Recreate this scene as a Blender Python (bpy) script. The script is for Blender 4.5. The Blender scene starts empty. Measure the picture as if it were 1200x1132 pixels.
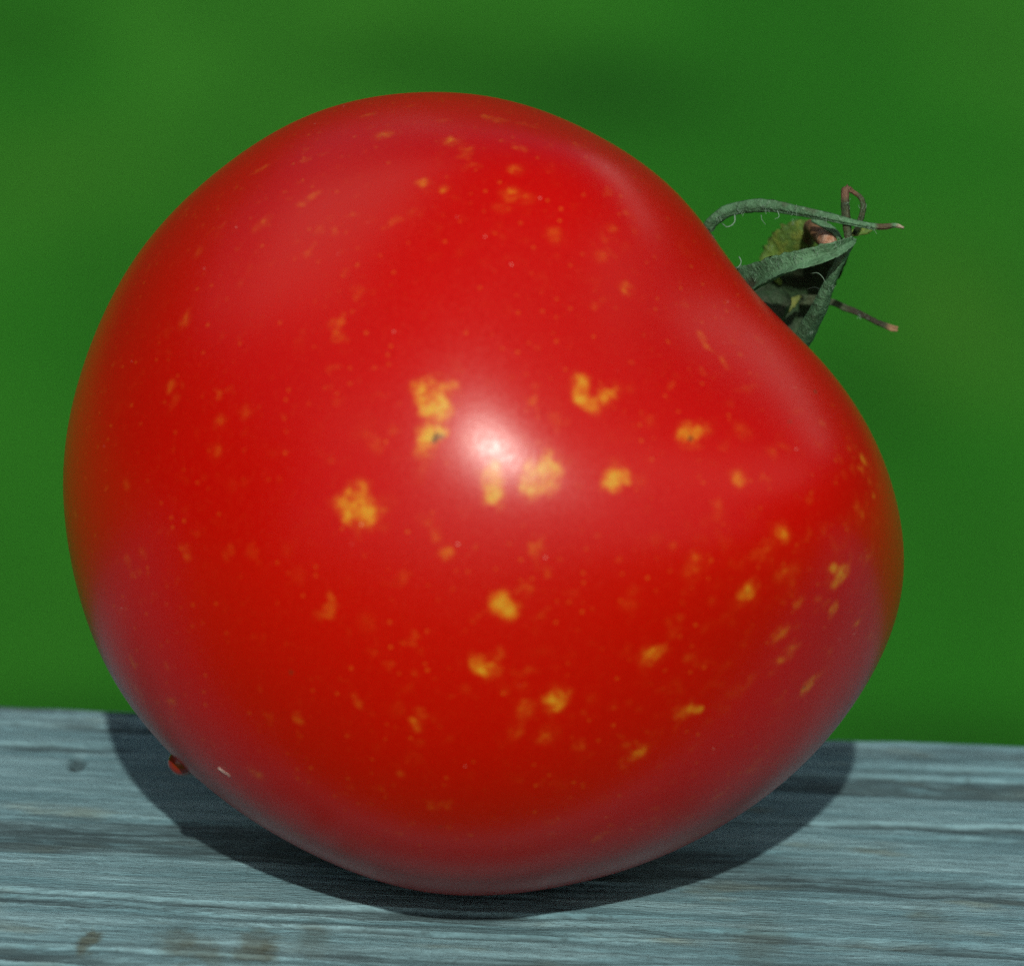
import bpy, bmesh, math, random
import numpy as np
from mathutils import Vector, Matrix

random.seed(7)
rng = np.random.RandomState(11)
C = bpy.context.scene.collection
CM = 0.01

# ------------------------------------------------------------------ camera
D_CAM = 0.45                     # camera to the middle of the tomato
F_PX = 5895.0                    # focal length in photo pixels (1200 wide)
ELEV = math.radians(17.0)        # how far the camera stands above the tomato
ROLL = math.radians(2.5)
H_TOM = 0.03552                  # height of the tomato's middle above the board
CEN = np.array([0.0, 0.0, H_TOM])
cam_pos = CEN + D_CAM * np.array([0, -math.cos(ELEV), math.sin(ELEV)])


def unit(v):
    v = np.asarray(v, float)
    return v / np.linalg.norm(v)


c_dir = unit(CEN - cam_pos)
r0 = unit(np.cross(c_dir, [0, 0, 1]))
u0 = np.cross(r0, c_dir)
r1 = math.cos(ROLL) * r0 + math.sin(ROLL) * u0
u1 = np.cross(r1, c_dir)
fwd = unit(c_dir + (30 / F_PX) * r1 + (14 / F_PX) * u1)
rgt = unit(r1 - fwd * np.dot(r1, fwd))
up = np.cross(rgt, fwd)
cam_data = bpy.data.cameras.new("camera")
cam = bpy.data.objects.new("camera", cam_data)
C.objects.link(cam)
M = Matrix(((rgt[0], up[0], -fwd[0], cam_pos[0]),
            (rgt[1], up[1], -fwd[1], cam_pos[1]),
            (rgt[2], up[2], -fwd[2], cam_pos[2]),
            (0, 0, 0, 1)))
cam.matrix_world = M
cam_data.sensor_width = 36.0
cam_data.lens = F_PX / 1200 * 36.0
cam_data.clip_start = 0.02
cam_data.clip_end = 2000
cam_data.dof.use_dof = True
cam_data.dof.focus_distance = D_CAM + 0.002
cam_data.dof.aperture_fstop = 28.0
bpy.context.scene.camera = cam

# ------------------------------------------------------------------ light
SUN_EL = math.radians(36.0)
SUN_AZ = math.radians(-0.3)      # behind the camera
S = Vector((math.sin(SUN_AZ) * math.cos(SUN_EL), -math.cos(SUN_AZ) * math.cos(SUN_EL), math.sin(SUN_EL)))
CLOUD_OFFSET = (31.0, 2.2, 0.0)  # layout chosen for where the clouds reflect in the skin
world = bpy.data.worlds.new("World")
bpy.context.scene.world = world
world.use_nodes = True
wn = world.node_tree.nodes
wn.clear()
w_out = wn.new("ShaderNodeOutputWorld")
w_bg = wn.new("ShaderNodeBackground")
w_sky = wn.new("ShaderNodeTexSky")
w_sky.sky_type = 'NISHITA'
w_sky.sun_disc = False
w_sky.sun_elevation = SUN_EL
w_sky.sun_rotation = math.atan2(S.x, S.y)
w_sky.air_density = 1.0
w_sky.dust_density = 2.0
w_bg.inputs['Strength'].default_value = 0.06
# unseen cumulus added over the whole sky to put sheens on the tomato
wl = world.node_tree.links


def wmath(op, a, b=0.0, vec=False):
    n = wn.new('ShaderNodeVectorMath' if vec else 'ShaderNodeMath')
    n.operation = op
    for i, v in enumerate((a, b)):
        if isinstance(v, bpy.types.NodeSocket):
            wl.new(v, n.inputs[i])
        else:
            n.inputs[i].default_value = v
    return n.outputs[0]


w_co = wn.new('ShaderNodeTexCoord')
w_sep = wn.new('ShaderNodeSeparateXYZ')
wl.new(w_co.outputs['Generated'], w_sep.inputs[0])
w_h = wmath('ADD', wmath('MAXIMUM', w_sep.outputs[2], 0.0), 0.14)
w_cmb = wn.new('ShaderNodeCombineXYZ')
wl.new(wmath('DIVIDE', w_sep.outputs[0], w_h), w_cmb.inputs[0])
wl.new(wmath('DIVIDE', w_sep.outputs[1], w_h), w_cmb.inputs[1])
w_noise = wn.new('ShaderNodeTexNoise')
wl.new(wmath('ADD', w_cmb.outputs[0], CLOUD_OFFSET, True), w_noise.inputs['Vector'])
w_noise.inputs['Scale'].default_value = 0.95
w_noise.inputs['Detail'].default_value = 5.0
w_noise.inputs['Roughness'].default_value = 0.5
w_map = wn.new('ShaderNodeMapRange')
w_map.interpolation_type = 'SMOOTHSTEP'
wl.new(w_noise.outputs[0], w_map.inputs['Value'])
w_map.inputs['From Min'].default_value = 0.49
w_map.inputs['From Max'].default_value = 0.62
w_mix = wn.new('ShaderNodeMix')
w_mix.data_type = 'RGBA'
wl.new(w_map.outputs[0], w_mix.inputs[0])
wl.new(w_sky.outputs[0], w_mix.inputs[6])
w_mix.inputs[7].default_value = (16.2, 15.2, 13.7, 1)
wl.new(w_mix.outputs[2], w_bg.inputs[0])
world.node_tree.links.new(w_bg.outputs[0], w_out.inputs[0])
sun_d = bpy.data.lights.new("sun", 'SUN')
sun_d.energy = 3.7
sun_d.angle = math.radians(0.9)
sun_d.color = (1.0, 0.94, 0.84)
sun = bpy.data.objects.new("sun", sun_d)
C.objects.link(sun)
sun.location = (0.3, -2, 3)
sun.rotation_mode = 'QUATERNION'
sun.rotation_quaternion = S.to_track_quat('Z', 'Y')
vs = bpy.context.scene.view_settings
vs.view_transform = 'Standard'
vs.look = 'None'
vs.gamma = 1.0
vs.exposure = 0.0
bpy.context.scene.cycles.use_denoising = False


# ------------------------------------------------------------------ helpers
def project(P):
    """world points -> photo pixels"""
    q = np.asarray(P) - cam_pos
    z = q @ fwd
    return np.stack([600 + F_PX * (q @ rgt) / z, 566 - F_PX * (q @ up) / z], -1)


def ray(px, py):
    return unit(fwd + (px - 600) / F_PX * rgt - (py - 566) / F_PX * up)


Z_CEN = float(np.dot(CEN - cam_pos, fwd))


def at(px, py, depth):
    """modelling aid: the point seen at (px, py), depth cm behind the tomato's middle"""
    d = fwd + (px - 600) / F_PX * rgt - (py - 566) / F_PX * up
    return cam_pos + d * (Z_CEN + depth * CM)


def on_plane(px, py, z=0.0):
    d = ray(px, py)
    return cam_pos + d * ((z - cam_pos[2]) / d[2])


def link(name, me, mat=None, parent=None, kind=None, smooth=True):
    o = bpy.data.objects.new(name, me)
    C.objects.link(o)
    if mat:
        me.materials.append(mat)
    if parent:
        o.parent = parent
    if kind:
        o['kind'] = kind
    if smooth:
        me.polygons.foreach_set('use_smooth', [True] * len(me.polygons))
    return o


def tag(o, label, cat, kind=None):
    o['label'] = label
    o['category'] = cat
    if kind:
        o['kind'] = kind


def pydata(name, verts, faces):
    me = bpy.data.meshes.new(name)
    me.from_pydata([tuple(map(float, v)) for v in verts], [], [tuple(map(int, f)) for f in faces])
    me.update()
    return me


class NT:
    """small helper round a node tree"""
    def __init__(self, name):
        self.mat = bpy.data.materials.new(name)
        self.mat.use_nodes = True
        self.t = self.mat.node_tree
        self.t.nodes.clear()
        self.out = self.t.nodes.new('ShaderNodeOutputMaterial')
        self.bsdf = self.t.nodes.new('ShaderNodeBsdfPrincipled')
        self.t.links.new(self.bsdf.outputs[0], self.out.inputs[0])

    def put(self, sock, v):
        if isinstance(v, bpy.types.NodeSocket):
            self.t.links.new(v, sock)
        else:
            sock.default_value = v

    def node(self, typ, ins=None, out=0, **props):
        n = self.t.nodes.new(typ)
        for k, v in props.items():
            setattr(n, k, v)
        for k, v in (ins or {}).items():
            self.put(n.inputs[k], v)
        return n.outputs[out]

    def coord(self):
        return self.node('ShaderNodeTexCoord', out='Object')

    def vscale(self, v, s):
        return self.node('ShaderNodeVectorMath', {0: v, 1: s}, operation='MULTIPLY')

    def noise(self, v, scale, detail=3.0, rough=0.5, out=0):
        return self.node('ShaderNodeTexNoise', {'Vector': v, 'Scale': scale, 'Detail': detail, 'Roughness': rough}, out=out)

    def math(self, op, a, b=0.0, c=0.0, clamp=False):
        return self.node('ShaderNodeMath', {0: a, 1: b, 2: c}, operation=op, use_clamp=clamp)

    def ramp(self, v, lo, hi, a=0.0, b=1.0):
        return self.node('ShaderNodeMapRange', {'Value': v, 'From Min': lo, 'From Max': hi, 'To Min': a, 'To Max': b},
                         interpolation_type='SMOOTHSTEP')

    def mix(self, f, a, b, blend='MIX'):
        n = self.t.nodes.new('ShaderNodeMix')
        n.data_type = 'RGBA'
        n.blend_type = blend
        self.put(n.inputs[0], f)
        self.put(n.inputs[6], a if isinstance(a, bpy.types.NodeSocket) else (*a, 1))
        self.put(n.inputs[7], b if isinstance(b, bpy.types.NodeSocket) else (*b, 1))
        return n.outputs[2]

    def bump(self, h, strength, dist):
        return self.node('ShaderNodeBump', {'Height': h, 'Strength': strength, 'Distance': dist})

    def set(self, **kw):
        for k, v in kw.items():
            self.put(self.bsdf.inputs[k.replace('_', ' ')], v)


_lat = rng.rand(256, 256)


def vnoise(x, y):
    """smooth value noise for modelling relief"""
    xi = np.floor(x).astype(int)
    yi = np.floor(y).astype(int)
    fx = x - xi
    fy = y - yi
    fx = fx * fx * (3 - 2 * fx)
    fy = fy * fy * (3 - 2 * fy)
    g = lambda i, j: _lat[i % 256, j % 256]
    return ((g(xi, yi) * (1 - fx) + g(xi + 1, yi) * fx) * (1 - fy)
            + (g(xi, yi + 1) * (1 - fx) + g(xi + 1, yi + 1) * fx) * fy)


# ------------------------------------------------------------------ lawn
def build_lawn():
    m = NT('lawn_grass')
    co = m.coord()
    big = m.noise(m.vscale(co, (2.0, 0.55, 1.0)), 1.0, 2.0, 0.5)
    mid = m.noise(m.vscale(co, (5.5, 1.5, 1.0)), 1.0, 2.0, 0.5)
    fine = m.noise(co, 60.0, 4.0, 0.7)
    c = m.mix(m.ramp(big, 0.35, 0.65), (0.013, 0.148, 0.007), (0.030, 0.190, 0.013))
    c = m.mix(m.ramp(mid, 0.35, 0.65, 0.0, 0.4), c, (0.012, 0.110, 0.006))
    # dark halo round tomato and board painted into the grass, plus drier patches
    for (px, py, rx, ry, col, f) in ((700, 110, 260, 100, (0.006, 0.078, 0.004), .95), (1010, 470, 160, 130, (0.006, 0.080, 0.003), .6), (500, 40, 240, 90, (0.03, 0.16, 0.010), .4),
                                     (150, 850, 420, 75, (0.006, 0.072, 0.003), .9), (1120, 880, 420, 80, (0.006, 0.072, 0.003), .9), (480, 75, 200, 60, (0.006, 0.080, 0.003), .6),
                                     (70, 200, 220, 120, (0.035, 0.17, 0.012), .5), (1120, 370, 170, 160, (0.045, 0.16, 0.012), .55), (180, 420, 130, 150, (0.008, 0.10, 0.004), .4),
                                     (30, 40, 140, 60, (0.010, 0.09, 0.004), .5)):
        p = on_plane(px, py, -1.05)
        ax = abs(on_plane(px + rx, py, -1.05)[0] - p[0])
        ay = abs(on_plane(px, py - ry * .5, -1.05)[1] - on_plane(px, py + ry * .5, -1.05)[1])
        v = m.vscale(m.node('ShaderNodeVectorMath', {0: co, 1: tuple(p)}, operation='SUBTRACT'), (1 / ax, 1 / ay, 0.0))
        d = m.node('ShaderNodeVectorMath', {0: v}, out='Value', operation='LENGTH')
        c = m.mix(m.ramp(m.math('ADD', d, m.math('MULTIPLY', mid, 0.5)), 0.25, 1.25, f, 0.0), c, col)
    c = m.mix(m.ramp(fine, 0.25, 0.75, 0.0, 0.5), c, (0.018, 0.125, 0.008))
    m.set(Base_Color=c, Roughness=0.8, Specular_IOR_Level=0.1, Normal=m.bump(fine, 0.5, 0.02))
    xs = np.concatenate([[-900, -300, -100, -40, -25, -16], np.linspace(-12, 12, 49), [16, 25, 40, 100, 300, 900]])
    ys = np.concatenate([[-900, -300, -60, -12], np.linspace(-2, 22, 60), [40, 100, 300, 900]])
    V, Fc = [], []
    for y in ys:
        for x in xs:
            far = min(1.0, max(0.0, (math.hypot(x, y) - 2) / 10))
            z = -1.05 + 0.05 * (vnoise(np.array(x * 0.7 + 300.), np.array(y * 0.7 + 300.)) - 0.5) * far
            V.append((x, y, z))
    nx = len(xs)
    for j in range(len(ys) - 1):
        for i in range(nx - 1):
            a = j * nx + i
            Fc.append((a, a + 1, a + nx + 1, a + nx))
    o = link('lawn', pydata('lawn', V, Fc), m.mat, kind='structure')
    o['label'] = 'green mown lawn far out of focus behind the board'
    return o


def build_sky_block_bank():
    """dark scrubby bank closing off the far side of the lawn"""
    m = NT('sky_block_scrub')
    co = m.coord()
    n1 = m.noise(co, 0.35, 4.0, 0.65)
    n2 = m.noise(co, 2.2, 4.0, 0.7)
    c = m.mix(m.ramp(n1, 0.35, 0.65), (0.012, 0.040, 0.008), (0.025, 0.065, 0.012))
    c = m.mix(m.ramp(n2, 0.4, 0.7, 0.0, 0.6), c, (0.010, 0.022, 0.006))
    m.set(Base_Color=c, Roughness=0.9, Specular_IOR_Level=0.1, Normal=m.bump(n2, 1.0, 0.5))
    V, Fc = [], []
    NA, NRR = 120, 24
    for i in range(NA + 1):
        a = math.radians(-35 + 250 * i / NA)
        for j in range(NRR + 1):
            t = j / NRR
            d = 15 + 45 * t + 3 * (vnoise(np.array(a * 6 + 90.), np.array(20.)) - .5)
            z = -1.3 + 26 * t ** 0.8 * (0.8 + 0.5 * vnoise(np.array(a * 9 + 60.), np.array(4 * t + 10.)))
            V.append((d * math.cos(a), d * math.sin(a), z))
    for i in range(NA):
        for j in range(NRR):
            q = i * (NRR + 1) + j
            Fc.append((q, q + 1, q + NRR + 2, q + NRR + 1))
    o = link('sky_block_bank', pydata('sky_block_bank', V, Fc), m.mat, kind='structure')  # added blocker out of view, it only shapes reflections
    o['label'] = 'unseen dark green bank added to block low sky in the tomato reflections'


# ------------------------------------------------------------------ board
def build_board():
    y_front = on_plane(0, 1127)[1]
    y_back = on_plane(600, 838)[1]
    print('board', y_front, y_back, 'width', y_back - y_front)
    W = y_back - y_front
    TH = 0.038
    xs = np.concatenate([np.linspace(-0.70, -0.065, 60)[:-1], np.linspace(-0.065, 0.065, 441), np.linspace(0.065, 0.70, 60)[1:]])
    n = 460
    ys = np.linspace(y_front, y_back, n)
    X, Y = np.meshgrid(xs, ys)
    xc, yc = X / CM, Y / CM
    # growth rings cut flat: long streaks that wander a little along the board
    warp = (vnoise(xc * 0.10 + 40, yc * 0.35 + 7) - 0.5) * 1.1 + (vnoise(xc * 0.45 + 9, yc * 0.9 + 70) - 0.5) * 0.22
    yy = yc + warp
    g = (vnoise(xc * 0.07 + 18.3, yy * 1.15 + 20) * 0.9 + vnoise(xc * 0.16 + 30, yy * 2.6 + 59) * 0.7
         + vnoise(xc * 0.35 + 60, yy * 6.0 + 90) * 0.42 + vnoise(xc * 0.9 + 160, yy * 15.0 + 120) * 0.25) / 2.27
    groove = np.clip((0.49 - g) / 0.16, 0, 1)           # 1 in the worn soft wood between the hard streaks
    crack = np.clip((0.30 - vnoise(xc * 0.22 + 77, yy * 9.0 + 33)) / 0.08, 0, 1) * np.clip((vnoise(xc * .3 + 5, yy * .5 + 5) - .45) / .1, 0, 1)
    chips = vnoise(xc * 2.2 + 15, yc * 14 + 44)
    Z = -0.00045 * groove - 0.00045 * crack - 0.00018 * chips
    dark = np.clip(groove * 0.8 + crack * 0.8, 0, 1)
    # small round pit far left, seen blurred
    p = on_plane(91, 892)
    d = np.hypot((X - p[0]) / 0.0008, (Y - p[1]) / 0.0022)
    pit = np.clip(1.25 - d, 0, 1)
    Z -= 0.0012 * pit
    dark = np.maximum(dark, pit * 1.6)
    # rounded long edges
    r = 0.003
    for e in (np.minimum(Y - y_front, r), np.minimum(y_back - Y, r)):
        Z -= r - np.sqrt(np.maximum(r * r - (r - e) ** 2, 0))
    nx = len(xs)
    V = np.stack([X, Y, Z], -1).reshape(-1, 3).tolist()
    att = dark.reshape(-1).tolist()
    Fc = []
    for j in range(n - 1):
        for i in range(nx - 1):
            a = j * nx + i
            Fc.append((a, a + 1, a + nx + 1, a + nx))
    b0 = len(V)
    for i in range(nx):
        V.append((xs[i], y_front, -TH)); att.append(0.5)
    for i in range(nx):
        V.append((xs[i], y_back, -TH)); att.append(0.5)
    for i in range(nx - 1):
        Fc.append((b0 + i, b0 + i + 1, i + 1, i))
        t = (n - 1) * nx
        Fc.append((t + i, t + i + 1, b0 + nx + i + 1, b0 + nx + i))
        Fc.append((b0 + i, b0 + nx + i, b0 + nx + i + 1, b0 + i + 1))
    Fc.append([j * nx for j in range(n)] + [b0 + nx, b0])
    Fc.append([j * nx + nx - 1 for j in range(n)][::-1] + [b0 + nx - 1, b0 + 2 * nx - 1])
    me = pydata('wooden_board', V, Fc)
    a = me.attributes.new('groove', 'FLOAT', 'POINT')
    a.data.foreach_set('value', att)

    m = NT('weathered_wood')
    co = m.coord()
    gr = m.node('ShaderNodeAttribute', {}, out='Fac', attribute_name='groove')
    streak = m.noise(m.vscale(co, (30.0, 520.0, 100.0)), 1.0, 5.0, 0.65)
    fibre = m.noise(m.vscale(co, (420.0, 3600.0, 800.0)), 1.0, 4.0, 0.7)
    pore = m.noise(m.vscale(co, (900.0, 3000.0, 900.0)), 1.0, 3.0, 0.7)
    blot = m.noise(m.vscale(co, (45.0, 130.0, 50.0)), 1.0, 4.0, 0.6)
    warm = m.noise(m.vscale(co, (60.0, 170.0, 50.0)), 1.0, 3.0, 0.6)
    c = m.mix(m.ramp(streak, 0.34, 0.64), WOOD_A, WOOD_B)
    c = m.mix(m.ramp(blot, 0.42, 0.68, 0.0, 0.7), c, WOOD_C)
    c = m.mix(m.ramp(warm, 0.56, 0.72, 0.0, 0.45), c, (0.18, 0.20, 0.13))
    c = m.mix(m.ramp(fibre, 0.34, 0.56, 0.42, 0.0), c, (0.050, 0.085, 0.090))
    c = m.mix(m.ramp(pore, 0.58, 0.72, 0.0, 0.45), c, (0.030, 0.050, 0.050))
    c = m.mix(m.ramp(fibre, 0.60, 0.75, 0.0, 0.4), c, (0.30, 0.47, 0.49))
    dirt = m.math('MULTIPLY', gr, m.ramp(m.noise(m.vscale(co, (120.0, 900.0, 100.0)), 1.0, 4.0, 0.7), 0.3, 0.6, 0.35, 1.15), clamp=True)
    c = m.mix(m.ramp(dirt, 0.0, 1.0, 0.0, 0.8), c, (0.032, 0.056, 0.062))
    # brown lichen-like stains by the front edge
    dn = m.node('ShaderNodeVectorMath', {0: co, 1: m.node('ShaderNodeVectorMath', {
        0: m.noise(co, 420.0, 3.0, 0.6, out=1), 1: (0.004, 0.010, 0.0)}, operation='MULTIPLY')}, operation='ADD')
    for (px, py, ra, s) in ((104, 1098, 0.0014, .9), (205, 1106, 0.0022, .55), (230, 1109, 0.0020, .6), (296, 1112, 0.0026, .75),
                            (318, 1108, 0.0016, .5), (365, 1100, 0.0022, .45), (250, 1120, 0.0015, .6), (1090, 1076, .003, .25), (890, 1100, .0035, .4)):
        p = on_plane(px, py)
        v = m.node('ShaderNodeVectorMath', {0: dn, 1: tuple(p + np.array([.002, .005, 0]))}, operation='SUBTRACT')
        v = m.vscale(v, (1.0, 0.42, 0.0))
        d = m.node('ShaderNodeVectorMath', {0: v}, out='Value', operation='LENGTH')
        c = m.mix(m.ramp(d, ra * 0.2, ra * 1.1, s * 0.8, 0.0), c, (0.060, 0.062, 0.032))
    h = m.math('ADD', m.math('MULTIPLY', streak, 0.6), m.math('MULTIPLY', fibre, 0.7))
    h = m.math('ADD', h, m.math('MULTIPLY', pore, -0.5))
    m.set(Base_Color=c, Roughness=0.85, Specular_IOR_Level=0.25, Normal=m.bump(h, 0.9, 0.0005))
    o = link('wooden_board', me, m.mat)
    tag(o, 'weathered grey wooden board with worn grain under the tomato', 'board')
    return o


WOOD_A = (0.110, 0.232, 0.270)
WOOD_B = (0.205, 0.365, 0.410)
WOOD_C = (0.098, 0.205, 0.240)

# ------------------------------------------------------------------ tomato
OUT = [(340,143),(360,138),(393,124),(419,116.5),(456,111),(499,108),(541,110),(578,115),(605,120.5),(640,131),(673,144),
       (726,175),(752,193),(779,213),(792,225),(811,243),(832,273),(858,311),(885,344),(911,373),(931,390),(958,416),
       (979,441),(1005,482),(1032,533),(1050,580),(1058,615),(1060,648),(1058,673),(1050,718),(1032,773),(1005,821),
       (975,860),(936,898),(867,955),(800,993),(733,1017),(667,1037),(567,1049),(500,1044),(450,1034),(400,1018),(360,997),
       (300,963),(260,935),(227,910),(200,884),(167,844),(147,820),(124,778),(105,738),(94,706),(88,681),(80,642),(74.6,591),
       (76,538),(82,483),(94,435),(113,390),(131,350),(158,302),(192,260),(240,212),(280,183),(320,156)]
TC = project(CEN[None])[0]
e_v = unit(cam_pos - CEN)
e_r = unit(rgt - e_v * np.dot(rgt, e_v))
e_u = np.cross(e_v, e_r)
BASIS = np.stack([e_r, e_u, e_v])            # rows: right, up, toward the camera
KMAX = 12
DEPTH_R = 0.0362
# swellings and hollows of the flesh: direction (right, up, toward camera), spread, height
LUMPS = [((0.74, 0.50, -0.50), 0.34, -0.0075),      # hollow round the stem
         ((0.32, -0.06, 0.94), 0.20, 0.0004),       # ridge of the right lobe, below the crease
         ((0.50, -0.04, 0.86), 0.20, 0.0009),
         ((0.68, -0.02, 0.73), 0.19, 0.0019),
         ((0.84, 0.00, 0.54), 0.19, 0.0016),
         ((0.44, 0.34, 0.83), 0.24, -0.0014),       # crease running down from the stem
         ((0.62, 0.46, 0.64), 0.20, -0.0013),
         ((0.02, 0.76, 0.65), 0.19, 0.0010),        # shoulder along the top
         ((0.28, 0.72, 0.63), 0.17, 0.0012),
         ((-0.62, 0.46, 0.64), 0.28, 0.0006),
         ((0.0, -0.80, 0.60), 0.40, 0.0008)]       # full underside
TWIST = 0.0060                            # flatter along one diagonal of the near side
TILT_X, TILT_Y = 0.0020, 0.0002          # the near side leans a little


def lump_sum(n):
    s = 0.0
    for d, w, h in LUMPS:
        d = unit(d)
        s = s + h * np.exp(-np.clip(1 - n @ d, 0, None) * 2 / (w * w) / 2 * 1.0)
    return s


def radius(n, ck, mean):
    xy = n[..., 0] + 1j * n[..., 1]
    s2 = np.abs(xy) ** 2
    R = DEPTH_R + (mean - DEPTH_R) * s2
    p = np.ones_like(xy)
    for k in range(1, KMAX + 1):
        p = p * xy
        R = R + (ck[k] * p).real
    R = R + n[..., 2] * (TILT_X * n[..., 0] + TILT_Y * n[..., 1] + TWIST * n[..., 0] * n[..., 1])
    return R + lump_sum(n)


def fit_tomato():
    NPH = 180
    ph = np.arange(NPH) * 2 * math.pi / NPH
    o = np.array(OUT) - TC
    oa = np.arctan2(-o[:, 1], o[:, 0])
    orad = np.hypot(o[:, 0], o[:, 1])
    idx = np.argsort(oa)
    T = np.interp(ph, np.concatenate([oa[idx] - 2 * math.pi, oa[idx], oa[idx] + 2 * math.pi]), np.tile(orad[idx], 3))
    al = np.radians(np.linspace(-40, 40, 81))
    PH, AL = np.meshgrid(ph, al, indexing='ij')
    n = np.stack([np.cos(AL) * np.cos(PH), np.cos(AL) * np.sin(PH), np.sin(AL)], -1)
    rs = T / F_PX * D_CAM
    for it in range(30):
        f = np.fft.rfft(rs) / NPH
        mean = f[0].real
        ck = 2 * f
        R = radius(n, ck, mean)
        P = CEN + (n * R[..., None]) @ BASIS
        q = project(P) - TC
        # radial distance in the picture along each direction
        rad = q[..., 0] * np.cos(PH) - q[..., 1] * np.sin(PH)
        meas = rad.max(axis=1)
        rs = rs * (1 + 0.6 * (T / meas - 1))
        f = np.fft.rfft(rs)
        f[KMAX + 1:] = 0
        rs = np.fft.irfft(f, NPH)
    print('outline error px', np.abs(T - meas).max(), np.abs(T - meas).mean())
    return ck, mean


CK, MEAN = fit_tomato()


def skin_point(n):
    n = unit(n)
    return CEN + (n * radius(n[None], CK, MEAN)[0]) @ BASIS


# each pale blemish on the skin: picture x, y, radius in picture pixels, strength
BLEMISH = [
    (492,456,11,.9),(508,450,12,.5),(519,455,14,.55),(533,452,7,.35),(502,478,13,.95),(515,476,14,.95),(524,484,8,.6),(497,472,7,.9),
    (503,508,13,.9),(516,504,10,.8),(502,524,14,.45),(490,530,9,.3),
    (577,552,13,.75),(579,571,14,.95),(574,583,9,.8),(587,578,8,.6),
    (640,545,17,.85),(628,554,17,.75),(622,572,13,.95),(640,566,15,.75),(651,556,10,.7),(608,556,8,.35),
    (681,447,10,.85),(678,458,9,.75),(683,468,10,.85),(694,474,11,.8),(706,466,11,.65),(714,462,9,.5),(722,457,10,.3),(738,455,7,.25),
    (809,510,15,.75),(822,503,9,.45),(803,516,9,.6),
    (720,563,13,.95),(732,559,10,.7),(712,567,8,.75),(748,562,10,.25),(722,545,9,.3),
    (402,590,12,.75),(420,576,14,.5),(424,600,17,.8),(432,608,11,.75),(410,604,10,.6),(447,601,7,.35),
    (502,612,8,.25),(512,628,8,.3),(523,648,9,.5),(492,606,6,.2),
    (586,708,12,.95),(594,716,11,.95),(602,712,9,.6),(607,696,7,.4),(618,690,9,.3),(590,698,8,.6),
    (562,778,11,.7),(574,784,12,.65),(586,765,7,.3),(556,772,8,.4),
    (650,821,15,.6),(664,812,8,.3),(618,830,13,.25),(612,838,9,.3),(606,858,9,.35),(644,858,14,.25),(679,873,8,.4),
    (636,866,8,.3),
    (762,768,13,.5),(776,763,8,.4),
    (797,836,10,.5),(808,832,9,.6),(818,831,6,.75),(748,880,13,.45),(734,893,9,.45),(745,886,8,.4),
    (815,655,12,.3),(812,670,12,.35),(822,660,10,.3),(790,640,6,.25),(770,632,8,.25),
    (876,693,11,.85),(872,700,8,.6),(880,686,8,.6),
    (912,620,10,.5),(920,630,9,.4),(908,633,8,.35),(930,668,11,.3),(915,675,12,.25),(924,692,9,.25),(936,706,8,.35),
    (918,740,10,.55),(910,746,9,.4),(926,760,9,.35),(919,770,9,.35),(900,640,8,.25),
    (976,667,9,.6),(984,675,11,.9),(979,683,8,.8),(992,668,8,.6),(968,664,6,.5),(976,716,8,.6),(980,706,6,.3),
    (946,804,9,.8),(953,796,8,.75),(941,812,6,.5),(958,792,6,.4),
    (1012,540,9,.75),(1010,550,7,.6),(1020,566,5,.5),(1024,580,5,.6),(1004,596,9,.45),(1009,602,7,.45),(1015,655,8,.4),(1022,648,7,.35),
    (1006,728,6,.5),(1012,718,6,.4),(870,505,12,.3),(866,560,12,.4),(905,530,9,.25),(830,500,8,.3),
    (200,452,8,.5),(258,496,9,.4),(253,528,9,.35),(288,483,9,.3),(310,260,9,.4),(300,268,7,.3),(232,296,8,.35),(216,376,10,.35),
    (148,568,7,.35),(168,648,8,.3),(450,158,13,.4),(530,165,13,.5),(548,174,9,.45),(604,199,10,.35),(496,214,9,.4),(520,222,8,.35),
    (598,228,12,.4),(615,232,10,.3),(650,276,11,.35),(484,250,9,.25),(584,142,9,.35),(734,338,9,.5),(704,300,9,.3),
    (716,268,7,.35),(735,250,6,.25),(440,520,11,.25),(428,508,9,.2),(395,470,8,.2),(460,505,8,.2),(436,498,7,.2),
    (488,852,8,.4),(484,846,6,.35),(490,870,7,.25),(466,832,8,.25),(468,905,5,.35),(546,808,7,.25),(592,808,8,.25),
    (430,730,12,.2),(350,672,9,.2),(300,905,12,.3),(760,492,7,.3),(900,420,7,.2),(860,400,7,.2),(850,430,8,.2),(888,442,7,.2)]
_rb = random.Random(23)
for (x0, x1, y0, y1, cnt, ra, rb, sa, sb) in ((740, 1030, 590, 830, 150, 2, 8, .08, .32), (600, 900, 760, 920, 70, 2, 8, .08, .28), (420, 620, 780, 920, 40, 2, 7, .06, .2),
                                          (640, 960, 240, 560, 90, 2, 7, .06, .19), (200, 700, 115, 330, 150, 2, 7, .06, .20), (90, 360, 300, 700, 120, 2, 7, .05, .18),
                                          (985, 1048, 480, 760, 60, 2, 6, .15, .45), (300, 560, 460, 700, 40, 3, 9, .06, .2)):
    for _k in range(int(cnt * .75)):
        _x, _y = _rb.uniform(x0, x1), _rb.uniform(y0, y1)
        _n = 1 if _rb.random() < .6 else 3
        for _j in range(_n):
            BLEMISH.append((_x + _rb.gauss(0, 6) * (_n > 1), _y + _rb.gauss(0, 6) * (_n > 1), _rb.uniform(ra, rb), _rb.uniform(sa, sb) * .85))
# dark pricks and scars
PRICKS = [(511,514,7,.8),(519,512,5,.7),(810,511,4,.95),(925,493,4,.8),(735,189,4,.9),(748,224,3,.7),(341,786,4,.6),(945,803,4,.9),(910,517,3,.5),
          (876,693,4,.35),(955,457,4,.9),(516,968,4,.5),(650,820,4,.3),(514,850,3,.2)]


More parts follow.
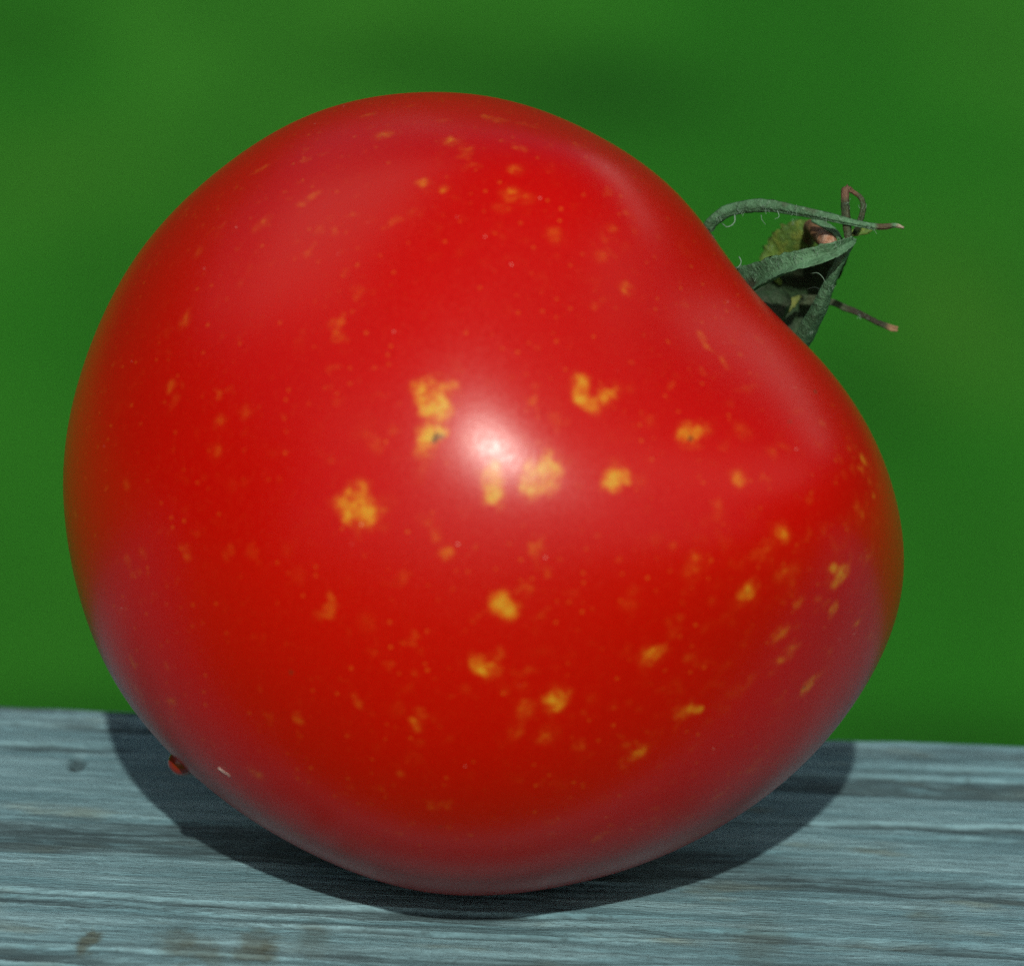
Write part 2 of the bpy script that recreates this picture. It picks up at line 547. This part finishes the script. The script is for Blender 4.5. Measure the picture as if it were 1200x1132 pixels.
def build_tomato():
    bm = bmesh.new()
    bmesh.ops.create_icosphere(bm, subdivisions=7, radius=1.0)
    n = np.array([v.co[:] for v in bm.verts])
    n /= np.linalg.norm(n, axis=1)[:, None]
    n_loc = n                                       # right, up, toward camera
    R = radius(n_loc, CK, MEAN)
    # very slight unevenness of the flesh
    Pn = (n_loc * R[:, None]) @ BASIS
    z_min = Pn[:, 2].min()
    print('height of middle above contact', -z_min, 'set', H_TOM)
    co = Pn
    for v, p in zip(bm.verts, co):
        v.co = p
    me = bpy.data.meshes.new('skin')
    bm.to_mesh(me)
    bm.free()
    root = bpy.data.objects.new('tomato', None)
    C.objects.link(root)
    root.location = CEN
    root.empty_display_size = 0.02
    tag(root, 'ripe red tomato with yellow blemishes and a dried green calyx lying on the board', 'tomato')

    # surface point under each picture position, by intersecting the modelled skin
    from mathutils.bvhtree import BVHTree
    bv = BVHTree.FromPolygons([v.co for v in me.vertices], [p.vertices for p in me.polygons])
    o_loc = Vector(cam_pos - CEN)

    def hit(px, py):
        loc, nor, i, d = bv.ray_cast(o_loc, Vector(ray(px, py)))
        return loc, nor

    m = NT('tomato_skin')
    co = m.coord()
    # ragged edges for the blemishes
    wob = m.node('ShaderNodeVectorMath', {0: m.noise(co, 520.0, 3.0, 0.65, out=1), 1: (0.5, 0.5, 0.5)}, operation='SUBTRACT')
    wv = m.node('ShaderNodeVectorMath', {0: co, 1: m.vscale(wob, (0.0022, 0.0022, 0.0022))}, operation='ADD')
    val = np.zeros(len(Pn))
    for (px, py, r, s) in BLEMISH:
        loc, nor = hit(px, py)
        if loc is None:
            continue
        rad = r / F_PX * D_CAM * 1.6
        k = np.clip(1 - np.linalg.norm(Pn - np.array(loc), axis=1) / rad, 0, 1)
        k = k * k * (3 - 2 * k)
        val = np.maximum(val, k * s * 1.15) + 0.12 * np.minimum(val, k * s)
    at_ = me.attributes.new('blemish', 'FLOAT', 'POINT')
    at_.data.foreach_set('value', val.astype(np.float32))
    b0 = m.node('ShaderNodeAttribute', {}, out='Fac', attribute_name='blemish')
    rag = m.math('SUBTRACT', m.noise(co, 850.0, 4.0, 0.65), 0.5)
    rag = m.math('MULTIPLY', rag, m.ramp(b0, 0.03, 0.4, 0.0, 1.9))
    acc = m.ramp(m.math('ADD', b0, rag), 0.0, 1.0)
    mott = m.noise(co, 900.0, 3.0, 0.6)
    acc = m.math('MULTIPLY', acc, m.ramp(mott, 0.3, 0.62, 0.5, 1.08), clamp=True)
    # faint flecks everywhere under the skin, thicker in some areas than in others
    fleck = m.noise(co, 430.0, 3.0, 0.6)
    area = m.noise(co, 95.0, 2.0, 0.5)
    fl = m.math('MULTIPLY', m.ramp(fleck, 0.585, 0.74), m.ramp(area, 0.42, 0.66, 0.03, 0.32))
    acc = m.math('MAXIMUM', acc, fl)
    # pin-point lenticels
    vor = m.t.nodes.new('ShaderNodeTexVoronoi')
    m.put(vor.inputs['Vector'], co)
    vor.inputs['Scale'].default_value = 950.0
    vsep = m.node('ShaderNodeSeparateColor', {0: vor.outputs['Color']}, out=0)
    pin = m.math('MULTIPLY', m.ramp(vor.outputs['Distance'], 0.04, 0.24, 1.0, 0.0), m.ramp(vsep, 0.35, 1.0, 0.0, 0.34))
    acc2 = m.math('MAXIMUM', acc, pin)
    cr = m.t.nodes.new('ShaderNodeValToRGB')
    e = cr.color_ramp.elements
    e[0].position = 0.0
    e[0].color = (*RED, 1)
    e[1].position = 1.0
    e[1].color = (0.49, 0.265, 0.018, 1)
    for p, col in ((0.15, (0.41, 0.022, 0.002)), (0.4, (0.45, 0.075, 0.004)), (0.75, (0.49, 0.165, 0.008))):
        k = e.new(p)
        k.color = (*col, 1)
    m.put(cr.inputs[0], acc2)
    ripe = m.noise(co, 55.0, 2.0, 0.5)
    c = m.mix(m.ramp(ripe, 0.3, 0.7, 0.0, 0.25), cr.outputs[0], (0.33, 0.004, 0.002))
    spk = m.noise(co, 2600.0, 3.0, 0.75)
    c = m.mix(m.ramp(spk, 0.52, 0.75, 0.0, 0.18), c, (0.40, 0.035, 0.006))
    c = m.mix(m.ramp(spk, 0.48, 0.25, 0.0, 0.25), c, (0.24, 0.002, 0.001))
    # specks of dust and dry hairs
    vd = m.t.nodes.new('ShaderNodeTexVoronoi')
    m.put(vd.inputs['Vector'], co)
    vd.inputs['Scale'].default_value = 560.0
    dsep = m.node('ShaderNodeSeparateColor', {0: vd.outputs['Color']}, out=1)
    dust = m.math('MULTIPLY', m.ramp(vd.outputs['Distance'], 0.02, 0.055, 1.0, 0.0), m.ramp(dsep, 0.72, 0.98, 0.0, 0.6))
    c = m.mix(dust, c, (0.72, 0.60, 0.50))
    for (px, py, r, s) in PRICKS:
        loc, nor = hit(px, py)
        if loc is None:
            continue
        rad = r / F_PX * D_CAM
        d = m.node('ShaderNodeVectorMath', {0: wv, 1: tuple(loc)}, out='Value', operation='DISTANCE')
        c = m.mix(m.ramp(d, rad * 0.3, rad, s, 0.0), c, (0.035, 0.028, 0.01))
    micro = m.noise(co, 2600.0, 3.0, 0.6)
    grain = m.noise(co, 6500.0, 2.0, 0.6)
    h = m.math('ADD', m.math('MULTIPLY', micro, 0.5), m.math('MULTIPLY', grain, 0.25))
    h = m.math('ADD', h, m.math('MULTIPLY', acc, -0.25))
    nrm = m.bump(h, 0.42, 0.00004)
    m.set(Base_Color=c, Roughness=m.ramp(micro, 0.3, 0.7, 0.25, 0.32), Specular_IOR_Level=0.5, IOR=1.31,
          Normal=nrm)
    m.set(Subsurface_Weight=0.15, Subsurface_Radius=(1.0, 0.12, 0.06), Subsurface_Scale=0.003)
    skin = link('skin', me, m.mat, root)

    # little pointed scar left by the flower, at the lower left
    b = NT('scar_skin')
    bc = b.coord()
    b.set(Base_Color=b.mix(b.ramp(b.noise(bc, 700.0), 0.35, 0.65), (0.12, 0.0015, 0.0006), (0.15, 0.010, 0.002)), Roughness=0.3, Coat_Weight=0.3)
    base = np.array(hit(222, 893)[0]) if hit(222, 893)[0] else skin_point((-.7, -.6, .2)) - CEN
    tip = at(211.5, 901, 0.35) - CEN
    # place the nub on the skin at the outline
    V, Fc = [], []
    a = skin_point(((-352) / 480, (-309) / 480, 0.10)) - CEN
    nn = unit(a)
    t1 = unit(np.cross(nn, e_v))
    t2 = np.cross(nn, t1)
    NS, NR = 20, 8
    for j in range(NR + 1):
        tt = j / NR
        rr = 0.00128 * math.cos(tt * math.pi / 2) ** 0.75
        hh = -0.0005 + 0.00155 * math.sin(tt * math.pi / 2) ** 1.1
        for i in range(NS):
            an = 2 * math.pi * i / NS
            V.append(a + nn * hh + rr * (1.0 * math.cos(an) * t1 + math.sin(an) * t2) + (t1 * 0.00008 * tt))
    for j in range(NR):
        for i in range(NS):
            Fc.append((j * NS + i, j * NS + (i + 1) % NS, (j + 1) * NS + (i + 1) % NS, (j + 1) * NS + i))
    Fc.append(tuple(range(NS))[::-1])
    tipo = link('blossom_tip', pydata('blossom_tip', V, Fc), b.mat, root)
    return root, hit


RED = (0.388, 0.0016, 0.0001)


# ------------------------------------------------------------------ calyx
def spline(pts, n):
    """Catmull-Rom through rows of numbers"""
    p = np.array(pts, float)
    p = np.vstack([2 * p[0] - p[1], p, 2 * p[-1] - p[-2]])
    seg = len(p) - 3
    out = []
    for t in np.linspace(0, seg, n):
        i = min(int(t), seg - 1)
        u = t - i
        a, b, c, d = p[i], p[i + 1], p[i + 2], p[i + 3]
        out.append(0.5 * (2 * b + (c - a) * u + (2 * a - 5 * b + 4 * c - d) * u * u + (3 * b - a - 3 * c + d) * u ** 3))
    return np.array(out)


def ribbon(pts, side, cup, thick=0.00028, n=40, m=9, ragged=0.06, seed=0):
    """a leaf-like strip: pts rows are px, py, depth cm, width px, twist deg; side = width direction in (right, up, away)"""
    rs = np.random.RandomState(seed)
    s = spline(pts, n)
    cen = np.array([at(a, b, c) for a, b, c in s[:, :3]]) - CEN
    w = np.maximum(s[:, 3], 1.5) / F_PX * D_CAM
    tan = np.gradient(cen, axis=0)
    tan /= np.linalg.norm(tan, axis=1)[:, None]
    sd0 = side[0] * rgt + side[1] * up + side[2] * fwd
    V = []
    for layer in (1, -1):
        for i in range(n):
            t = tan[i]
            sd = unit(sd0 - t * np.dot(sd0, t))
            nn = np.cross(t, sd)
            a = math.radians(s[i, 4])
            sd, nn = math.cos(a) * sd + math.sin(a) * nn, math.cos(a) * nn - math.sin(a) * sd
            j1, j2 = 1 + ragged * rs.randn(), 1 + ragged * rs.randn()
            for j in range(m):
                q = j / (m - 1) * 2 - 1
                q2 = q * (j1 if q > 0 else j2)
                th = thick * (1 - 0.75 * abs(q) ** 3) * min(1, 0.25 + (n - 1 - i) / n * 4)
                vein = 0.00012 * math.exp(-(q / 0.16) ** 2)
                V.append(cen[i] + sd * q2 * w[i] / 2 + nn * (cup * w[i] * q * q + layer * th - vein) )
    Fc = []
    N = n * m
    for i in range(n - 1):
        for j in range(m - 1):
            a = i * m + j
            Fc.append((a, a + 1, a + m + 1, a + m))
            Fc.append((N + a, N + a + m, N + a + m + 1, N + a + 1))
        for j, fl in ((0, 1), (m - 1, 0)):
            a = i * m + j
            f = (a, a + m, N + a + m, N + a)
            Fc.append(f if fl else f[::-1])
    for i in (0, n - 1):
        for j in range(m - 1):
            a = i * m + j
            f = (a, N + a, N + a + 1, a + 1)
            Fc.append(f if i == 0 else f[::-1])
    return V, Fc


def tube(pts, n=24, k=10, closed=True):
    """pts rows px, py, depth cm, radius px"""
    s = spline(pts, n)
    cen = np.array([at(a, b, c) for a, b, c in s[:, :3]]) - CEN
    r = np.maximum(s[:, 3], 0.2) / F_PX * D_CAM
    return tube3(cen, r, k)


def tube3(cen, r, k):
    n = len(cen)
    tan = np.gradient(cen, axis=0)
    V, Fc = [], []
    ref = fwd
    for i in range(n):
        t = unit(tan[i])
        a = np.cross(t, ref)
        a = unit(a) if np.linalg.norm(a) > 1e-3 else unit(np.cross(t, up))
        b = np.cross(t, a)
        for j in range(k):
            an = 2 * math.pi * j / k
            V.append(cen[i] + r[i] * (math.cos(an) * a + math.sin(an) * b))
    for i in range(n - 1):
        for j in range(k):
            Fc.append((i * k + j, i * k + (j + 1) % k, (i + 1) * k + (j + 1) % k, (i + 1) * k + j))
    Fc.append(tuple(range(k))[::-1])
    Fc.append(tuple((n - 1) * k + j for j in range(k)))
    return V, Fc


def leaf_mat(name, a, b, c, brown=0.3, fuzz=0.35, tips=()):
    m = NT(name)
    co = m.coord()
    n1 = m.noise(co, 260.0, 3.0, 0.6)
    n2 = m.noise(co, 900.0, 4.0, 0.7)
    n3 = m.noise(co, 3200.0, 3.0, 0.7)
    col = m.mix(m.ramp(n1, 0.35, 0.65), a, b)
    col = m.mix(m.ramp(n2, 0.45, 0.7, 0.0, 0.6), col, c)
    col = m.mix(m.ramp(n1, 0.58, 0.72, 0.0, brown), col, (0.06, 0.035, 0.025))
    col = m.mix(m.ramp(n3, 0.5, 0.75, 0.0, fuzz), col, (0.16, 0.29, 0.19))
    for (px, py, dp, r, cc) in tips:                # dried ends
        d = m.node('ShaderNodeVectorMath', {0: co, 1: tuple(at(px, py, dp) - CEN)}, out='Value', operation='DISTANCE')
        d = m.math('ADD', d, m.math('MULTIPLY', m.math('SUBTRACT', n2, 0.5), 0.0006))
        col = m.mix(m.ramp(d, r * .5 / F_PX * D_CAM, r / F_PX * D_CAM, 0.9, 0.0), col, cc)
    h = m.math('ADD', n2, m.math('MULTIPLY', n3, 0.6))
    m.set(Base_Color=col, Roughness=0.65, Specular_IOR_Level=0.35, Normal=m.bump(h, 0.8, 0.0004))
    return m.mat


def build_calyx(root):
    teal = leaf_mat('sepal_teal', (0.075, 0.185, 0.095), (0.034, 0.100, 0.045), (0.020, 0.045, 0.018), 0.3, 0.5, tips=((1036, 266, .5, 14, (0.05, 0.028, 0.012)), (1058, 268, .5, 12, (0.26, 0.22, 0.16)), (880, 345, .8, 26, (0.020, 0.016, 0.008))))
    hollow_shade = leaf_mat('sepal_hollow_shade', (0.020, 0.055, 0.018), (0.012, 0.032, 0.011), (0.006, 0.013, 0.005), 0.3, 0.08)  # darkened green, carries the shade inside the calyx
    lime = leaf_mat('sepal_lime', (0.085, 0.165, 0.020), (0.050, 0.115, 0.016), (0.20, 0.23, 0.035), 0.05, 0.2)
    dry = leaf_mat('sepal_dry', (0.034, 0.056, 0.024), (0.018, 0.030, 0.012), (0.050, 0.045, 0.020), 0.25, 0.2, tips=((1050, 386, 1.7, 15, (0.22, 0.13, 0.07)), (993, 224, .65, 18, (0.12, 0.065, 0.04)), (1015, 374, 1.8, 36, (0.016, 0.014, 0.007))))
    pale = leaf_mat('sepal_gap_lit', (0.09, 0.12, 0.02), (0.03, 0.06, 0.012), (0.20, 0.20, 0.04), 0.05, 0.2)  # light in the gap painted as a yellower green
    # knob where sepals and stalk meet, in the hollow behind the near shoulder
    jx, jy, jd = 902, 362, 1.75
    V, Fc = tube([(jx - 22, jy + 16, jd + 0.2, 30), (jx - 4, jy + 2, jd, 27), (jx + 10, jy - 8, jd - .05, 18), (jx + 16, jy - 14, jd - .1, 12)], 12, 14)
    cal = link('calyx', pydata('calyx', V, Fc), hollow_shade, root)

    def sepal(mat, pts, side, cup, label=None, **kw):
        V, Fc = ribbon(pts, side, cup, **kw)
        o = link('sepal', pydata('sepal', V, Fc), mat, cal)
        if label:
            o['label'] = label
        return o

    # long arching sepal on top
    sepal(teal, [(jx - 20, jy - 6, jd, 16, 0), (852, 318, 1.5, 16, 0), (829, 277, 1.2, 15, 0), (845, 254, 1.05, 16, 0), (868, 245.5, .95, 17, 5),
                 (897, 243.5, .8, 18, 10), (929, 248, .7, 15, 10), (966, 255, .6, 12, 5), (993, 260.5, .55, 9, 0), (1020, 265.5, .5, 7.5, 0),
                 (1036, 266.5, .5, 7, 10), (1049, 265, .5, 7, 20), (1059, 268, .5, 5, 30)],
          (0.1, 0.75, -0.65), -0.22, 'long grey green sepal arching out over the stalk', n=60, seed=1)
    # broad near sepal, its rolled upper edge catching the light
    sepal(teal, [(jx - 40, jy - 12, 1.5, 20, 0), (868, 338, 1.0, 38, 0), (886, 333, .75, 38, 0), (912, 319, .5, 31, 0), (935, 309.5, .35, 24, 5),
                 (955, 303.5, .3, 23, 8), (975, 295, .3, 19, 10), (990, 287, .35, 13, 10), (1000, 281, .4, 8, 10)],
          (0.15, 0.9, 0.35), 0.42, 'broad near sepal with its grey green edge rolled up', n=50, m=13, seed=2)
    # inner sepal behind it, shade of the hollow put into its dark colour
    sepal(hollow_shade, [(jx - 25, jy + 25, 2.3, 70, 0), (908, 368, 2.45, 84, 0), (930, 348, 2.4, 84, 0), (955, 324, 2.1, 64, 0), (978, 304, 1.6, 36, 0),
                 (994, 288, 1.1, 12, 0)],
          (-0.66, 0.75, 0.1), 0.15, 'inner sepal of the curled calyx with shade painted into its dark colour', n=40, m=13, seed=3)
    # narrow sepal closing the right side
    sepal(teal, [(935, 412, 1.5, 22, 0), (946, 390, 1.2, 22, 0), (960, 362, .9, 19, 0), (971, 336, .7, 14, 0), (982, 312, .55, 12, 0),
                 (993, 292, .45, 11, 0), (1001, 279, .42, 8, 0)],
          (0.9, -0.4, 0.2), 0.25, 'narrow sepal running up the right side', n=40, seed=4)
    # its tip carried on upward and hooked over
    sepal(dry, [(997, 288, .6, 9, 0), (994, 272, .6, 10, 0), (992, 250, .6, 11, 0), (991, 234, .62, 10, 0), (992, 221, .65, 9, 0), (999, 225, .68, 5, 0),
                (1009, 233, .7, 6, 0), (1011, 246, .72, 7, 0), (1006, 262, .74, 7, 0), (1000, 275, .8, 6, 0)],
          (0.95, 0.0, 0.3), 0.2, 'dry brown sepal tip hooked over at the top', n=44, m=7, seed=5)
    # stub right behind the tip
    sepal(lime, [(990, 276, .95, 8, 0), (1003, 273, .95, 9, 0), (1015, 271, .95, 8, 0), (1022, 269, .95, 4, 0)], (0.1, .95, .2), .15, n=16, m=7, seed=6)
    # yellowish far sepal
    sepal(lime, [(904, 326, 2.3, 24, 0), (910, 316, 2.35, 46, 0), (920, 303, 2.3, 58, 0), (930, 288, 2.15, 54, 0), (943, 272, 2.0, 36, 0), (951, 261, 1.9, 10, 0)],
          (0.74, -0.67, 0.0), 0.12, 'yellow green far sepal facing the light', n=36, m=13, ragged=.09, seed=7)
    # thin one pointing right
    sepal(dry, [(940, 352, 2.1, 14, 0), (972, 354, 1.9, 9, 0), (990, 361, 1.85, 8, 0), (1008, 368, 1.8, 7, 0), (1026, 377, 1.75, 6.5, 0), (1044, 384.5, 1.7, 7.5, 0), (1052, 386, 1.7, 6, 0)],
          (0.25, 0.95, 0.1), 0.3, 'thin dry sepal pointing right and down', n=36, m=7, seed=8)
    # added strip in the gap, its pale colour stands for a lit spot
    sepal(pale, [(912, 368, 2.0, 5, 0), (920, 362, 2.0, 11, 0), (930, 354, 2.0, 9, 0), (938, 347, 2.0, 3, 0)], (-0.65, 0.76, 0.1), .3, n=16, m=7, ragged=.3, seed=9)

    # broken stalk
    m = NT('dry_stalk')
    co = m.coord()
    n1 = m.noise(co, 600.0, 4.0, 0.7)
    m.set(Base_Color=m.mix(m.ramp(n1, 0.35, 0.65), (0.055, 0.030, 0.012), (0.13, 0.07, 0.03)), Roughness=0.7, Normal=m.bump(n1, 0.8, 0.0005))
    V, Fc = tube([(jx + 8, jy - 6, 2.9, 9), (935, 318, 2.75, 9), (948, 285, 2.2, 9), (949, 266, 1.6, 8), (955, 268, 1.3, 9), (963, 278, 1.15, 10), (969, 284, 1.08, 9)], 30, 14)
    st = link('stalk', pydata('stalk', V, Fc), m.mat, root)
    m2 = NT('pale_break')
    co = m2.coord()
    n2 = m2.noise(co, 1100.0, 4.0, 0.7)
    m2.set(Base_Color=m2.mix(m2.ramp(n2, 0.35, 0.65), (0.26, 0.12, 0.06), (0.36, 0.26, 0.19)), Roughness=0.6, Normal=m2.bump(n2, 0.9, 0.0006))
    V, Fc = tube([(963, 277, 1.12, 8), (968, 281, 1.0, 10.5), (973, 285, .9, 9.5), (977, 287, .86, 3)], 12, 14)
    link('broken_end', pydata('broken_end', V, Fc), m2.mat, st)
    # upper bract edge by the break
    sepal(teal, [(952, 258, 1.0, 6, 0), (966, 264, .95, 9, 0), (978, 272, .9, 8, 0), (986, 281, .85, 4, 0)], (0.6, 0.75, .1), .1, n=16, m=7, seed=10)

    # fine hairs on the sepals
    hm = NT('leaf_hair')
    hc = hm.coord()
    hm.set(Base_Color=hm.mix(hm.noise(hc, 400.0), (0.10, 0.20, 0.14), (0.20, 0.30, 0.22)), Roughness=0.5)
    V, Fc = [], []

    def hair(pts, r=0.8):
        r *= 0.6
        v, f = tube([(*p, r * (1 - .6 * i / (len(pts) - 1))) for i, p in enumerate(pts)], 9, 5)
        o = len(V)
        V.extend(v)
        Fc.extend([tuple(i + o for i in q) for q in f])
    hair([(861, 252, .9), (861, 260, .85), (856, 265, .8), (850, 266.5, .8)], 1.6)
    hair([(846, 262, .95), (852, 266, .85), (859, 264, .8)], 1.0)
    hair([(911, 247, .7), (913, 254, .65), (908, 257, .62)], 1.0)
    hair([(892, 252, .8), (893, 258, .75), (897, 263, .7)], .8)
    hair([(866, 301, .6), (868.5, 306, .55), (867, 311, .5), (863, 315, .5)], 1.3)
    hair([(950, 321, .3), (958, 320, .2), (964, 325, .15), (967, 331, .15)], .8)
    hair([(946, 339, 1.0), (955, 337, .9), (966, 341, .8)], .8)
    rr = random.Random(5)
    path = [(845, 253, 1.05), (868, 245, .95), (897, 243, .8), (929, 248, .7), (966, 255, .6), (1020, 266, .5), (886, 322, .75), (912, 308, .5), (935, 299, .35), (955, 294, .3),
            (982, 284, .3), (972, 335, .7), (962, 360, .9), (950, 386, 1.2), (1010, 369, 1.8), (992, 240, .6), (1011, 240, .7), (930, 262, 2.1), (905, 290, 2.2)]
    for k in range(150):
        x, y, d = rr.choice(path)
        x += rr.uniform(-5, 5); y += rr.uniform(-2, 4)
        dx, dy = rr.uniform(-4, 4), rr.uniform(-7, 7)
        hair([(x, y, d - .03), (x + dx * .5 + rr.uniform(-1, 1), y + dy * .5, d - .07), (x + dx, y + dy, d - .08)], .45)
    hr = link('fine_hairs', pydata('fine_hairs', V, Fc), hm.mat, cal, kind='stuff')
    return cal


def build_lint(hit):
    m = NT('pale_fibre')
    co = m.coord()
    m.set(Base_Color=m.mix(m.noise(co, 900.0), (0.40, 0.32, 0.28), (0.5, 0.45, 0.42)), Roughness=0.6)
    pts = []
    for (x, y) in ((256.5, 899), (260, 901.5), (263, 904), (266, 905.5), (270, 909)):
        loc, nor = hit(x, y)
        pts.append(np.array(loc) + np.array(nor) * 0.00006)
    cen = spline(pts, 14)
    V, Fc = tube3(cen, np.linspace(0.00005, 0.00002, 14), 6)
    o = link('lint_fibre', pydata('lint_fibre', V, Fc), m.mat)
    o.location = CEN
    tag(o, 'tiny pale fibre stuck to the lower left skin of the tomato', 'fibre')


build_lawn()
build_sky_block_bank()
build_board()
tomato, hit = build_tomato()
build_calyx(tomato)
build_lint(hit)
